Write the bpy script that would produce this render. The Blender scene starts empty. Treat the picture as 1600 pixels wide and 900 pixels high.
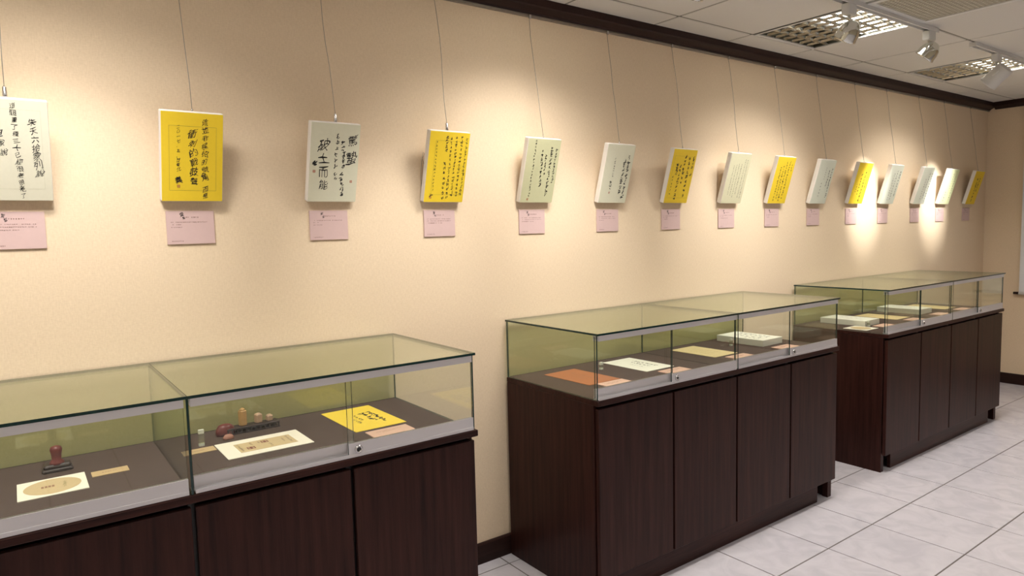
import bpy, math, random
from mathutils import Vector, Matrix

random.seed(7)
scene = bpy.context.scene
col = scene.collection

# ------------------------------------------------------------------ camera
YAW, PITCH, ROLL = math.radians(36.181), math.radians(-4.916), math.radians(-1.42)
F_PX = 1067.0
fwd = Vector((math.sin(YAW) * math.cos(PITCH), math.cos(YAW) * math.cos(PITCH), math.sin(PITCH)))
rgt = Vector((math.cos(YAW), -math.sin(YAW), 0.0))
upv = rgt.cross(fwd)
r2 = rgt * math.cos(ROLL) + upv * math.sin(ROLL)
u2 = upv * math.cos(ROLL) - rgt * math.sin(ROLL)
cam_d = bpy.data.cameras.new('camera')
cam_d.sensor_width = 36.0
cam_d.lens = F_PX * 36.0 / 1600.0
cam_d.clip_start = 0.05
cam = bpy.data.objects.new('camera', cam_d)
cm = Matrix((r2, u2, -fwd)).transposed().to_4x4()
cm.translation = Vector((0, 0, 1.5))
cam.matrix_world = cm
col.objects.link(cam)
scene.camera = cam

# ------------------------------------------------------------------ light and exposure
world = bpy.data.worlds.new('world')
scene.world = world
world.use_nodes = True
world.node_tree.nodes['Background'].inputs[0].default_value = (0.02, 0.02, 0.02, 1)
world.node_tree.nodes['Background'].inputs[1].default_value = 0.3
vs = scene.view_settings
vs.view_transform = 'Standard'
vs.look = 'None'
vs.gamma = 1.0
vs.use_curve_mapping = False
vs.exposure = 0.0
scene.cycles.transparent_max_bounces = 48
scene.cycles.max_bounces = 12

TROFFER_W = 21.0                      # fluorescent ceiling fittings
TROFFER_COL = (1.0, 0.95, 0.88)
SPOT_COL = (1.0, 0.965, 0.93)          # halogen track spots
# (x on track, head z, style, aim x, aim z, power, cone degrees, blend)
SPOTS = [
    (0.10, 2.375, 'chrome', 0.12, 1.42, 24, 58, 0.9),
    (1.15, 2.375, 'chrome', 1.24, 1.22, 30, 50, 1.0),
    (1.75, 2.375, 'chrome', 1.85, 1.75, 10, 62, 1.0),
    (2.10, 2.375, 'chrome', 2.25, 1.24, 27, 50, 1.0),
    (3.21, 2.374, 'chrome', 3.38, 1.32, 26, 58, 1.0),
    (4.04, 2.393, 'chrome', 3.90, 1.45, 12, 62, 1.0),
    (4.97, 2.362, 'white', 5.00, 1.66, 120, 34, 1.0),
    (5.95, 2.370, 'white', 6.10, 1.66, 135, 34, 1.0),
]

# ------------------------------------------------------------------ dimensions
X0, X1 = -2.43, 7.2          # left / right walls
Y0, Y1 = -3.12, 2.5          # front / gallery wall
ZC = 2.52                    # ceiling
TRACK_Y = 1.69

# ------------------------------------------------------------------ materials
def srgb(r, g, b):
    def f(c):
        c /= 255.0
        return c / 12.92 if c <= 0.04045 else ((c + 0.055) / 1.055) ** 2.4
    return (f(r), f(g), f(b), 1.0)

def new_mat(name):
    m = bpy.data.materials.new(name)
    m.use_nodes = True
    nt = m.node_tree
    return m, nt, nt.nodes['Principled BSDF']

def plain(name, c, rough=0.6, metal=0.0, spec=0.5, var=0.0, scale=40.0):
    m, nt, b = new_mat(name)
    b.inputs['Roughness'].default_value = rough
    b.inputs['Metallic'].default_value = metal
    b.inputs['Specular IOR Level'].default_value = spec
    if var > 0:
        tc = nt.nodes.new('ShaderNodeTexCoord')
        n = nt.nodes.new('ShaderNodeTexNoise')
        n.inputs['Scale'].default_value = scale
        n.inputs['Detail'].default_value = 4
        r = nt.nodes.new('ShaderNodeMix')
        r.data_type = 'RGBA'
        r.inputs[6].default_value = tuple(x * (1 - var) for x in c[:3]) + (1,)
        r.inputs[7].default_value = tuple(min(1, x * (1 + var)) for x in c[:3]) + (1,)
        nt.links.new(tc.outputs['Object'], n.inputs['Vector'])
        nt.links.new(n.outputs['Fac'], r.inputs[0])
        nt.links.new(r.outputs[2], b.inputs['Base Color'])
    else:
        b.inputs['Base Color'].default_value = c
    return m

def wall_mat():
    m, nt, b = new_mat('woven_wallpaper')
    tc = nt.nodes.new('ShaderNodeTexCoord')
    mp = nt.nodes.new('ShaderNodeMapping')
    mp.inputs['Scale'].default_value = (90, 90, 260)
    n1 = nt.nodes.new('ShaderNodeTexNoise')
    n1.inputs['Scale'].default_value = 1.0
    n1.inputs['Detail'].default_value = 3
    mp2 = nt.nodes.new('ShaderNodeMapping')
    mp2.inputs['Scale'].default_value = (300, 300, 60)
    n2 = nt.nodes.new('ShaderNodeTexNoise')
    n2.inputs['Detail'].default_value = 2
    n2.inputs['Scale'].default_value = 1.0
    add = nt.nodes.new('ShaderNodeMath'); add.operation = 'ADD'
    mix = nt.nodes.new('ShaderNodeMix'); mix.data_type = 'RGBA'
    mix.inputs[6].default_value = (0.715, 0.57, 0.40, 1)
    mix.inputs[7].default_value = (0.815, 0.665, 0.485, 1)
    mr = nt.nodes.new('ShaderNodeMapRange')
    mr.inputs[1].default_value = 0.6; mr.inputs[2].default_value = 1.4
    bump = nt.nodes.new('ShaderNodeBump')
    bump.inputs['Strength'].default_value = 0.12
    bump.inputs['Distance'].default_value = 0.002
    L = nt.links.new
    L(tc.outputs['Object'], mp.inputs['Vector']); L(tc.outputs['Object'], mp2.inputs['Vector'])
    L(mp.outputs[0], n1.inputs['Vector']); L(mp2.outputs[0], n2.inputs['Vector'])
    L(n1.outputs['Fac'], add.inputs[0]); L(n2.outputs['Fac'], add.inputs[1])
    L(add.outputs[0], mr.inputs[0]); L(mr.outputs[0], mix.inputs[0])
    L(mix.outputs[2], b.inputs['Base Color'])
    L(add.outputs[0], bump.inputs['Height']); L(bump.outputs[0], b.inputs['Normal'])
    b.inputs['Roughness'].default_value = 0.9
    b.inputs['Specular IOR Level'].default_value = 0.1
    return m

def wood_mat(name, c1, c2, rough=0.35, axis='Z'):
    m, nt, b = new_mat(name)
    tc = nt.nodes.new('ShaderNodeTexCoord')
    mp = nt.nodes.new('ShaderNodeMapping')
    mp.inputs['Scale'].default_value = {'Z': (45, 45, 2.2), 'X': (2.2, 45, 45), 'Y': (45, 2.2, 45)}[axis]
    n = nt.nodes.new('ShaderNodeTexNoise')
    n.inputs['Scale'].default_value = 1.0
    n.inputs['Detail'].default_value = 5
    n.inputs['Roughness'].default_value = 0.65
    r = nt.nodes.new('ShaderNodeValToRGB')
    r.color_ramp.elements[0].position = 0.3; r.color_ramp.elements[0].color = c1
    r.color_ramp.elements[1].position = 0.72; r.color_ramp.elements[1].color = c2
    oi = nt.nodes.new('ShaderNodeObjectInfo')
    vm = nt.nodes.new('ShaderNodeVectorMath'); vm.operation = 'ADD'
    sc_ = nt.nodes.new('ShaderNodeVectorMath'); sc_.operation = 'SCALE'
    sc_.inputs[0].default_value = (37.0, 11.0, 5.0)
    L = nt.links.new
    L(oi.outputs['Random'], sc_.inputs['Scale'])
    L(tc.outputs['Object'], mp.inputs['Vector']); L(mp.outputs[0], vm.inputs[0]); L(sc_.outputs[0], vm.inputs[1])
    b.inputs['Specular IOR Level'].default_value = 0.16
    L(vm.outputs[0], n.inputs['Vector']); L(n.outputs['Fac'], r.inputs[0]); L(r.outputs[0], b.inputs['Base Color'])
    b.inputs['Roughness'].default_value = rough
    return m

def tile_mat():
    m, nt, b = new_mat('glazed_floor_tile')
    geo = nt.nodes.new('ShaderNodeNewGeometry')
    n = nt.nodes.new('ShaderNodeTexNoise')
    n.inputs['Scale'].default_value = 7.0
    n.inputs['Detail'].default_value = 6
    n.inputs['Distortion'].default_value = 1.4
    r = nt.nodes.new('ShaderNodeValToRGB')
    r.color_ramp.elements[0].position = 0.35; r.color_ramp.elements[0].color = (0.51, 0.485, 0.525, 1)
    r.color_ramp.elements[1].position = 0.62; r.color_ramp.elements[1].color = (0.585, 0.555, 0.595, 1)
    nt.links.new(geo.outputs['Position'], n.inputs['Vector'])
    nt.links.new(n.outputs['Fac'], r.inputs[0])
    nt.links.new(r.outputs[0], b.inputs['Base Color'])
    b.inputs['Roughness'].default_value = 0.22
    b.inputs['Specular IOR Level'].default_value = 0.45
    return m

def glass_mat(name, tint, ior=1.5, haze=0.0, haze_col=(0.6, 0.65, 0.5, 1)):
    m = bpy.data.materials.new(name)
    m.use_nodes = True
    nt = m.node_tree
    nt.nodes.clear()
    out = nt.nodes.new('ShaderNodeOutputMaterial')
    tr = nt.nodes.new('ShaderNodeBsdfTransparent'); tr.inputs[0].default_value = tint
    gl = nt.nodes.new('ShaderNodeBsdfGlossy'); gl.inputs['Roughness'].default_value = 0.02
    gl.inputs[0].default_value = (0.92, 0.97, 0.90, 1)
    # Fresnel by Schlick, the same from either side of the pane
    geo = nt.nodes.new('ShaderNodeNewGeometry')
    dot = nt.nodes.new('ShaderNodeVectorMath'); dot.operation = 'DOT_PRODUCT'
    nt.links.new(geo.outputs['Normal'], dot.inputs[0]); nt.links.new(geo.outputs['Incoming'], dot.inputs[1])
    def mth(op, a_, b_=None):
        q = nt.nodes.new('ShaderNodeMath'); q.operation = op
        for k_, v_ in ((0, a_), (1, b_)):
            if v_ is None:
                continue
            if isinstance(v_, float):
                q.inputs[k_].default_value = v_
            else:
                nt.links.new(v_, q.inputs[k_])
        return q.outputs[0]
    f0 = ((ior - 1) / (ior + 1)) ** 2
    sch = mth('ADD', mth('MULTIPLY', mth('POWER', mth('SUBTRACT', 1.0, mth('ABSOLUTE', dot.outputs['Value'])), 5.0), 1.0 - f0), f0)
    mx = nt.nodes.new('ShaderNodeMixShader')
    base = tr.outputs[0]
    if haze > 0:
        df = nt.nodes.new('ShaderNodeBsdfDiffuse'); df.inputs[0].default_value = haze_col
        m2 = nt.nodes.new('ShaderNodeMixShader'); m2.inputs[0].default_value = haze
        nt.links.new(tr.outputs[0], m2.inputs[1]); nt.links.new(df.outputs[0], m2.inputs[2])
        base = m2.outputs[0]
    nt.links.new(sch, mx.inputs[0])
    nt.links.new(base, mx.inputs[1]); nt.links.new(gl.outputs[0], mx.inputs[2])
    nt.links.new(mx.outputs[0], out.inputs[0])
    return m

def emis(name, c, s):
    m, nt, b = new_mat(name)
    b.inputs['Base Color'].default_value = c
    b.inputs['Emission Color'].default_value = c
    b.inputs['Emission Strength'].default_value = s
    return m

M = dict(
    wall=wall_mat(),
    plaster=plain('plain_wall', (0.66, 0.60, 0.48, 1), 0.9, var=0.04, scale=6),
    trim=wood_mat('dark_trim_wood', (0.016, 0.007, 0.006, 1), (0.034, 0.015, 0.012, 1), 0.45, 'X'),
    trimy=wood_mat('dark_trim_wood_cross', (0.016, 0.007, 0.006, 1), (0.034, 0.015, 0.012, 1), 0.45, 'Y'),
    wood=wood_mat('dark_walnut_laminate', (0.016, 0.0050, 0.0042, 1), (0.052, 0.0170, 0.0125, 1), 0.40, 'Z'),
    woodx=wood_mat('dark_walnut_edge', (0.016, 0.0050, 0.0042, 1), (0.052, 0.0170, 0.0125, 1), 0.40, 'X'),
    tile=tile_mat(),
    grout=plain('grout', (0.11, 0.09, 0.08, 1), 0.9, var=0.15, scale=30),
    panel=plain('ceiling_board', (0.66, 0.64, 0.60, 1), 0.95, spec=0.1, var=0.05, scale=160),
    gridbar=plain('ceiling_grid_paint', (0.20, 0.19, 0.155, 1), 0.6),
    metalwhite=plain('white_painted_metal', (0.66, 0.66, 0.64, 1), 0.4),
    chrome=plain('chrome', (0.70, 0.71, 0.66, 1), 0.06, metal=1.0),
    louvre=plain('mirror_louvre', (0.50, 0.50, 0.45, 1), 0.22, metal=1.0),
    housing=plain('fitting_reflector', (0.24, 0.235, 0.19, 1), 0.35, metal=0.9),
    lens=emis('lit_fluorescent_lens', (1.0, 0.98, 0.95, 1), 4.0),
    bulb=emis('halogen_bulb', (1.0, 0.9, 0.72, 1), 12.0),
    steel=plain('steel_wire', (0.30, 0.27, 0.23, 1), 0.4, metal=0.7),
    nickel=plain('nickel', (0.62, 0.61, 0.62, 1), 0.25, metal=1.0),
    alu=plain('anodised_aluminium', (0.66, 0.645, 0.67, 1), 0.40, metal=0.3),
    lockdark=plain('lock_core', (0.05, 0.05, 0.05, 1), 0.4, metal=0.6),
    felt=plain('brown_felt', (0.078, 0.053, 0.044, 1), 0.95, spec=0.1, var=0.12, scale=300),
    glass=glass_mat('clear_glass', (0.978, 0.987, 0.972, 1)),
    glasstop=glass_mat('top_glass', (0.945, 0.955, 0.932, 1)),
    glassgreen=glass_mat('green_back_glass', (0.885, 0.92, 0.835, 1)),
    glassedge=plain('glass_edge', (0.006, 0.032, 0.030, 1), 0.12),
    glassedge2=plain('glass_edge_pale', (0.05, 0.085, 0.06, 1), 0.15),
    canvas=plain('white_canvas_edge', (0.80, 0.76, 0.71, 1), 0.85, var=0.03, scale=200),
    ink=plain('black_ink', (0.012, 0.011, 0.010, 1), 0.7),
    inkbrown=plain('brown_print', (0.16, 0.09, 0.06, 1), 0.7),
    seal=plain('red_seal_ink', (0.45, 0.12, 0.07, 1), 0.7),
    lineink=plain('thin_border_ink', (0.30, 0.22, 0.05, 1), 0.7),
    linepale=plain('thin_pale_line', (0.56, 0.54, 0.40, 1), 0.7),
    pink=plain('pink_card', (0.60, 0.43, 0.41, 1), 0.8, var=0.03, scale=60),
    pinkwarm=plain('salmon_card', (0.62, 0.40, 0.31, 1), 0.8, var=0.04, scale=60),
    whitecard=plain('cream_card', (0.84, 0.79, 0.68, 1), 0.8, var=0.03, scale=50),
    tanprint=plain('tan_print', (0.56, 0.43, 0.24, 1), 0.8, var=0.06, scale=80),
    yellowpaper=plain('yellow_paper', (0.78, 0.565, 0.045, 1), 0.8, var=0.05, scale=90),
    orange=plain('russet_paper', (0.36, 0.125, 0.045, 1), 0.85, var=0.08, scale=90),
    paper=plain('pale_paper', (0.73, 0.72, 0.63, 1), 0.85, var=0.04, scale=90),
    mustard=plain('mustard_paper', (0.64, 0.50, 0.25, 1), 0.85, var=0.06, scale=90),
    tan=plain('tan_paper', (0.50, 0.355, 0.185, 1), 0.85, var=0.06, scale=90),
    amber=plain('amber_stone', (0.50, 0.29, 0.11, 1), 0.3, var=0.25, scale=60),
    soapstone=plain('tan_soapstone', (0.50, 0.33, 0.22, 1), 0.35, var=0.25, scale=70),
    redstone=plain('red_stone', (0.15, 0.032, 0.03, 1), 0.35, var=0.35, scale=60),
    peach=plain('peach_stone', (0.36, 0.16, 0.11, 1), 0.4, var=0.2, scale=60),
    darkwood=plain('dark_stand_wood', (0.035, 0.02, 0.018, 1), 0.45, var=0.2, scale=60),
    acrylic=glass_mat('acrylic', (0.90, 0.92, 0.84, 1), 1.45, 0.14, (0.7, 0.7, 0.6, 1)),
    acryltop=plain('frosted_end', (0.70, 0.72, 0.62, 1), 0.5),
    scroll=plain('scroll_paper', (0.74, 0.76, 0.78, 1), 0.8, var=0.02, scale=30),
)

# ------------------------------------------------------------------ mesh helpers
class MB:
    def __init__(self):
        self.v = []; self.f = []; self.m = []
    def poly(self, pts, mi=0):
        b = len(self.v)
        self.v += [tuple(p) for p in pts]
        self.f.append(tuple(range(b, b + len(pts)))); self.m.append(mi)
    def box(self, x0, x1, y0, y1, z0, z1, mi=0, edge=None, thin=None):
        """edge: material index for the narrow faces, thin: axis (0,1,2) of the thickness"""
        b = len(self.v)
        self.v += [(x, y, z) for z in (z0, z1) for y in (y0, y1) for x in (x0, x1)]
        for ax, q in ((2, (0, 2, 3, 1)), (2, (4, 5, 7, 6)), (1, (0, 1, 5, 4)), (1, (2, 6, 7, 3)), (0, (0, 4, 6, 2)), (0, (1, 3, 7, 5))):
            self.f.append(tuple(b + i for i in q))
            self.m.append(mi if thin is None or ax == thin else edge)
        return self
    def bbox(self, x0, x1, y0, y1, z0, z1, r=0.004, mi=0):
        """box with chamfered top/bottom and vertical edges"""
        def ring(z, i):
            return [(x0 + i + r, y0 + i, z), (x1 - i - r, y0 + i, z), (x1 - i, y0 + i + r, z), (x1 - i, y1 - i - r, z),
                    (x1 - i - r, y1 - i, z), (x0 + i + r, y1 - i, z), (x0 + i, y1 - i - r, z), (x0 + i, y0 + i + r, z)]
        b = len(self.v)
        for z, i in ((z0, r * .7), (z0 + r, 0), (z1 - r, 0), (z1, r * .7)):
            self.v += ring(z, i)
        for k in range(3):
            for j in range(8):
                a = b + k * 8 + j; c = b + k * 8 + (j + 1) % 8
                self.f.append((a, c, c + 8, a + 8)); self.m.append(mi)
        self.f.append(tuple(b + 7 - j for j in range(8))); self.m.append(mi)
        self.f.append(tuple(b + 24 + j for j in range(8))); self.m.append(mi)
        return self
    def tube(self, pts, r, n=6, mi=0, cap=True):
        pts = [Vector(p) for p in pts]
        rs = r if isinstance(r, (list, tuple)) else [r] * len(pts)
        b = len(self.v)
        prev = None
        for i, p in enumerate(pts):
            d = (pts[min(i + 1, len(pts) - 1)] - pts[max(i - 1, 0)]).normalized()
            if prev is None:
                s = d.orthogonal().normalized()
            else:
                s = (prev - d * prev.dot(d)).normalized()
            prev = s
            t = d.cross(s)
            for k in range(n):
                a = 2 * math.pi * k / n
                self.v.append(tuple(p + (s * math.cos(a) + t * math.sin(a)) * rs[i]))
        for i in range(len(pts) - 1):
            for k in range(n):
                a = b + i * n + k; c = b + i * n + (k + 1) % n
                self.f.append((a, c, c + n, a + n)); self.m.append(mi)
        if cap:
            self.f.append(tuple(b + n - 1 - k for k in range(n))); self.m.append(mi)
            e = b + (len(pts) - 1) * n
            self.f.append(tuple(e + k for k in range(n))); self.m.append(mi)
        return self
    def build(self, name, mat, parent=None, smooth=False, loc=None):
        me = bpy.data.meshes.new(name)
        me.from_pydata(self.v, [], self.f)
        for m in (mat if isinstance(mat, (list, tuple)) else [mat]):
            me.materials.append(m)
        me.polygons.foreach_set('material_index', self.m)
        if smooth:
            me.polygons.foreach_set('use_smooth', [True] * len(self.f))
        me.update()
        return link(name, me, parent, loc)

def link(name, me, parent=None, loc=None):
    o = bpy.data.objects.new(name, me)
    col.objects.link(o)
    if parent is not None:
        o.parent = parent
    if loc is not None:
        o.location = loc
    return o

def thing(name, label, cat, loc=(0, 0, 0), group=None):
    o = bpy.data.objects.new(name, None)
    o.empty_display_size = 0.05
    col.objects.link(o)
    o.location = loc
    return tag(o, label, cat, group)

def tag(o, label, cat, group=None):
    o['label'] = label; o['category'] = cat
    if group:
        o['group'] = group
    return o

def struct(o, label=None):
    o['kind'] = 'structure'
    if label:
        o['label'] = label
    return o

def box_obj(name, mat, x0, x1, y0, y1, z0, z1, parent=None):
    return MB().box(x0, x1, y0, y1, z0, z1).build(name, mat, parent)

# ------------------------------------------------------------------ room shell
struct(box_obj('wall_back', M['wall'], X0, X1, Y1, Y1 + 0.1, 0, 2.62), 'long gallery wall covered in cream woven wallpaper')
struct(box_obj('wall_right', M['wall'], X1, X1 + 0.1, Y0, Y1 + 0.1, 0, 2.62), 'end wall in cream wallpaper at the far right')
struct(box_obj('wall_left', M['plaster'], X0 - 0.1, X0, Y0, Y1 + 0.1, 0, 2.62), 'plain cream wall out of view behind the left edge')
struct(box_obj('wall_front', M['plaster'], X0 - 0.1, X1 + 0.1, Y0 - 0.1, Y0, 0, 2.62), 'plain cream wall out of view behind the camera')

# floor: grout bed with individual tiles
floor = struct(box_obj('floor', M['grout'], X0, X1, Y0, Y1, -0.06, -0.0025), 'pale lavender grey glazed tile floor with dark joints')
TS, GX, GY, J = 0.408, 2.9385, 1.602, 0.0030
tile_cache = {}
def tile_mesh(w, d):
    k = (round(w, 4), round(d, 4))
    if k not in tile_cache:
        b = MB(); r = 0.0012
        b.box(0, w, 0, d, -0.02, -r)
        z = 0.0
        b.poly([(r, r, z), (w - r, r, z), (w - r, d - r, z), (r, d - r, z)])
        o = [(0, 0), (w, 0), (w, d), (0, d)]; i = [(r, r), (w - r, r), (w - r, d - r), (r, d - r)]
        for a in range(4):
            c = (a + 1) % 4
            b.poly([(*o[a], -r), (*o[c], -r), (*i[c], z), (*i[a], z)])
        me = bpy.data.meshes.new('tile'); me.from_pydata(b.v, [], b.f); me.materials.append(M['tile']); me.update()
        tile_cache[k] = me
    return tile_cache[k]
for i in range(-14, 12):
    for j in range(-12, 4):
        xa, xb = max(X0, GX + i * TS), min(X1, GX + (i + 1) * TS)
        ya, yb = max(Y0, GY + j * TS), min(Y1, GY + (j + 1) * TS)
        if xb - xa < 0.02 or yb - ya < 0.02 or xb < -0.9 or yb < -1.75:
            continue
        link('tile', tile_mesh(xb - xa - 2 * J, yb - ya - 2 * J), floor, (xa + J, ya + J, 0))
# out-of-view rest of the floor
rest = MB()
rest.box(X0, -1.15, Y0, Y1, -0.02, 0).box(-1.15, X1, Y0, -2.08, -0.02, 0)
rest.build('tile_field', M['tile'], floor)['kind'] = 'stuff'

# ceiling: slab, individual boards, grid bars
ceiling = struct(box_obj('ceiling', M['panel'], X0, X1, Y0, Y1, ZC + 0.09, ZC + 0.14), 'suspended ceiling of pale square boards')
CX, CY, CS = 2.73, 2.285, 0.6
TROFFERS = [(3.33, 1.685), (5.13, 1.685), (1.53, 1.685), (-0.27, 1.685), (-2.07, 1.685),
            (3.33, -0.715), (5.13, -0.715), (1.53, -0.715), (-0.27, -0.715), (-2.07, -0.715)]
VENTS = [(3.33, 1.085)]
taken = {(round((x - CX) / CS), round((y - CY) / CS)) for x, y in TROFFERS + VENTS}
pc = {}
def panel_mesh(w, d):
    k = (round(w, 4), round(d, 4))
    if k not in pc:
        b = MB().bbox(0, w, 0, d, 0.0, 0.016, 0.003)
        me = bpy.data.meshes.new('ceiling_board'); me.from_pydata(b.v, [], b.f); me.materials.append(M['panel']); me.update()
        pc[k] = me
    return pc[k]
BW = 0.007
for i in range(-9, 8):
    for j in range(-10, 1):
        if (i, j) in taken:
            continue
        xa, xb = max(X0, CX + i * CS), min(X1, CX + (i + 1) * CS)
        ya, yb = max(Y0, CY + j * CS), min(Y1, CY + (j + 1) * CS)
        if xb - xa < 0.03 or yb - ya < 0.03:
            continue
        link('ceiling_board', panel_mesh(xb - xa - 2 * BW, yb - ya - 2 * BW), ceiling, (xa + BW, ya + BW, ZC + 0.0))
for i in range(-8, 8):
    x = CX + i * CS
    if X0 < x < X1:
        box_obj('grid_bar', M['gridbar'], x - BW - .001, x + BW + .001, Y0, Y1, ZC + 0.003, ZC + 0.03, ceiling)
for j in range(-9, 2):
    y = CY + j * CS
    if Y0 < y < Y1:
        box_obj('grid_bar', M['gridbar'], X0, X1, y - BW - .001, y + BW + .001, ZC + 0.003, ZC + 0.03, ceiling)

# cornice, baseboards, picture rail
def profile_run(name, mat, pts, axis, a, b_):
    """extrude a closed profile (d from wall, z) along x (axis 0, gallery wall) or y (axis 1, right wall)"""
    mb = MB(); n = len(pts)
    def P(d, z, t):
        return (t, Y1 - d, z) if axis == 0 else (X1 - d, t, z)
    for i in range(n):
        p, q = pts[i], pts[(i + 1) % n]
        mb.poly([P(*p, a), P(*p, b_), P(*q, b_), P(*q, a)])
    mb.poly([P(*p, a) for p in pts]); mb.poly([P(*p, b_) for p in reversed(pts)])
    return struct(mb.build(name, mat))
corn = [(0, 2.46), (0.020, 2.46), (0.024, 2.466), (0.055, 2.482), (0.060, 2.487), (0.060, 2.52), (0, 2.52)]
profile_run('trim_1', M['trim'], corn, 0, X0, X1)['label'] = 'dark wood cornice along the gallery wall'
profile_run('trim_2', M['trimy'], corn, 1, Y0, Y1 - 0.06)['label'] = 'dark wood cornice along the end wall'
base = [(0, 0), (0.012, 0), (0.012, 0.088), (0.008, 0.095), (0, 0.095)]
profile_run('baseboard_back', M['trim'], base, 0, X0, X1)['label'] = 'dark wood baseboard under the gallery wall'
profile_run('baseboard_right', M['trimy'], base, 1, Y0, Y1 - 0.012)['label'] = 'dark wood baseboard under the end wall'
rail_p = [(0, 2.449), (0.016, 2.449), (0.016, 2.4525), (0.012, 2.4525), (0.012, 2.460), (0, 2.460)]
profile_run('trim_3', M['steel'], rail_p, 0, X0, X1)['label'] = 'thin metal picture rail below the cornice'

# ------------------------------------------------------------------ ceiling fittings
def troffer(x, y, label):
    t = thing('ceiling_light', label, 'ceiling light', (x, y, ZC), 'recessed louvred ceiling lights')
    h = MB()
    a, b = 0.008, 0.592
    h.box(a, b, a, b, 0.07, 0.074)
    h.box(a, a + .003, a, b, 0.0, 0.07).box(b - .003, b, a, b, 0.0, 0.07)
    h.box(a, b, a, a + .003, 0.0, 0.07).box(a, b, b - .003, b, 0.0, 0.07)
    h.build('housing', M['housing'], t)
    fr = MB()
    w = 0.014
    fr.box(a, b, a, a + w, -0.003, 0.004).box(a, b, b - w, b, -0.003, 0.004)
    fr.box(a, a + w, a + w, b - w, -0.003, 0.004).box(b - w, b, a + w, b - w, -0.003, 0.004)
    fr.build('frame', M['metalwhite'], t)
    # parabolic louvre: v-section blades
    for k in range(1, 7):
        p = 0.022 + k * (0.556 / 7)
        for ax in (0, 1):
            mb = MB()
            s0, s1 = 0.022, 0.578
            prof = [(-0.002, 0.001), (0.002, 0.001), (0.007, 0.012), (-0.007, 0.012)]
            def P(d, z, s):
                return (p + d, s, z) if ax == 0 else (s, p + d, z)
            for i in range(4):
                q, r_ = prof[i], prof[(i + 1) % 4]
                mb.poly([P(*q, s0), P(*q, s1), P(*r_, s1), P(*r_, s0)])
            mb.build('louvre_blade', M['louvre'], t)
    # fluorescent tubes: the two near the room side are lit, the two by the wall are not
    for ty in (0.37, 0.51):
        MB().tube([(0.03, ty, 0.05), (0.57, ty, 0.05)], 0.013, 10).build('tube', M['metalwhite'], t, True)
    L = bpy.data.lights.new('tube_light', 'AREA')
    L.shape = 'RECTANGLE'; L.size = 0.54; L.size_y = 0.275
    L.energy = TROFFER_W; L.color = TROFFER_COL
    L.spread = math.radians(125)          # the louvre cuts off the shallow angles
    o = bpy.data.objects.new('tube_light', L); col.objects.link(o)
    o.parent = t; o.location = (0.30, 0.160, 0.0135)
    MB().box(0.026, 0.574, 0.022, 0.298, 0.0150, 0.0170).build('lit_lens', M['lens'], t)
    return t
tl = ['square louvred ceiling light nearest the camera, just above the first chrome spotlight',
      'square louvred ceiling light farther along, behind the white spotlight']
for k, (x, y) in enumerate(TROFFERS):
    troffer(x, y, tl[k] if k < 2 else 'square louvred ceiling light outside the picture')

def vent(x, y):
    t = thing('ceiling_vent', 'perforated square air vent in the ceiling at the top edge', 'vent', (x, y, ZC))
    a, b, w = 0.008, 0.592, 0.03
    fr = MB()
    fr.box(a, b, a, a + w, -0.004, 0.006).box(a, b, b - w, b, -0.004, 0.006)
    fr.box(a, a + w, a + w, b - w, -0.004, 0.006).box(b - w, b, a + w, b - w, -0.004, 0.006)
    fr.build('frame', M['metalwhite'], t)
    g = MB()
    n = 24
    for k in range(n + 1):
        p = a + w + (b - a - 2 * w) * k / n
        g.box(p - .0045, p + .0045, a + w, b - w, 0.0, 0.004)
        g.box(a + w, b - w, p - .0035, p + .0035, 0.0005, 0.0035)
    g.build('perforated_grille', plain('vent_paint', (0.52, 0.49, 0.40, 1), 0.6), t)['kind'] = 'stuff'
    box_obj('duct_box', plain('duct_dark', (0.05, 0.045, 0.035, 1), 0.9), a, b, a, b, 0.05, 0.06, t)
vent(*VENTS[0])

def track(xa, xb, label):
    t = thing('lighting_track', label, 'lighting track', (xa, TRACK_Y, ZC))
    L = xb - xa
    mb = MB()
    mb.box(0, L, -0.018, 0.018, -0.006, -0.0005)
    mb.box(0, L, -0.018, -0.011, -0.022, -0.006).box(0, L, 0.011, 0.018, -0.022, -0.006)
    mb.build('channel', M['metalwhite'], t)
    MB().box(-0.012, 0, -0.019, 0.019, -0.023, -0.0005).build('end_cap', M['metalwhite'], t)
    MB().box(L, L + 0.012, -0.019, 0.019, -0.023, -0.0005).build('end_cap', M['metalwhite'], t)
track(-0.6, 4.10, 'white lighting track ending at the second chrome spotlight')
track(4.62, 6.9, 'white lighting track carrying the white spotlight')

def lathe(mb, prof, c, axis, n=24, mi=0, mis=None):
    axis = Vector(axis).normalized()
    s = axis.orthogonal().normalized(); t = axis.cross(s)
    c = Vector(c); b = len(mb.v)
    for (d, r) in prof:
        for k in range(n):
            a = 2 * math.pi * k / n
            mb.v.append(tuple(c + axis * d + (s * math.cos(a) + t * math.sin(a)) * r))
    for i in range(len(prof) - 1):
        for k in range(n):
            a = b + i * n + k; e = b + i * n + (k + 1) % n
            mb.f.append((a, e, e + n, a + n)); mb.m.append(mis[i] if mis else mi)
    mb.f.append(tuple(b + n - 1 - k for k in range(n))); mb.m.append(mis[0] if mis else mi)
    e0 = b + (len(prof) - 1) * n
    mb.f.append(tuple(e0 + k for k in range(n))); mb.m.append(mis[-1] if mis else mi)
    return mb

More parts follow.
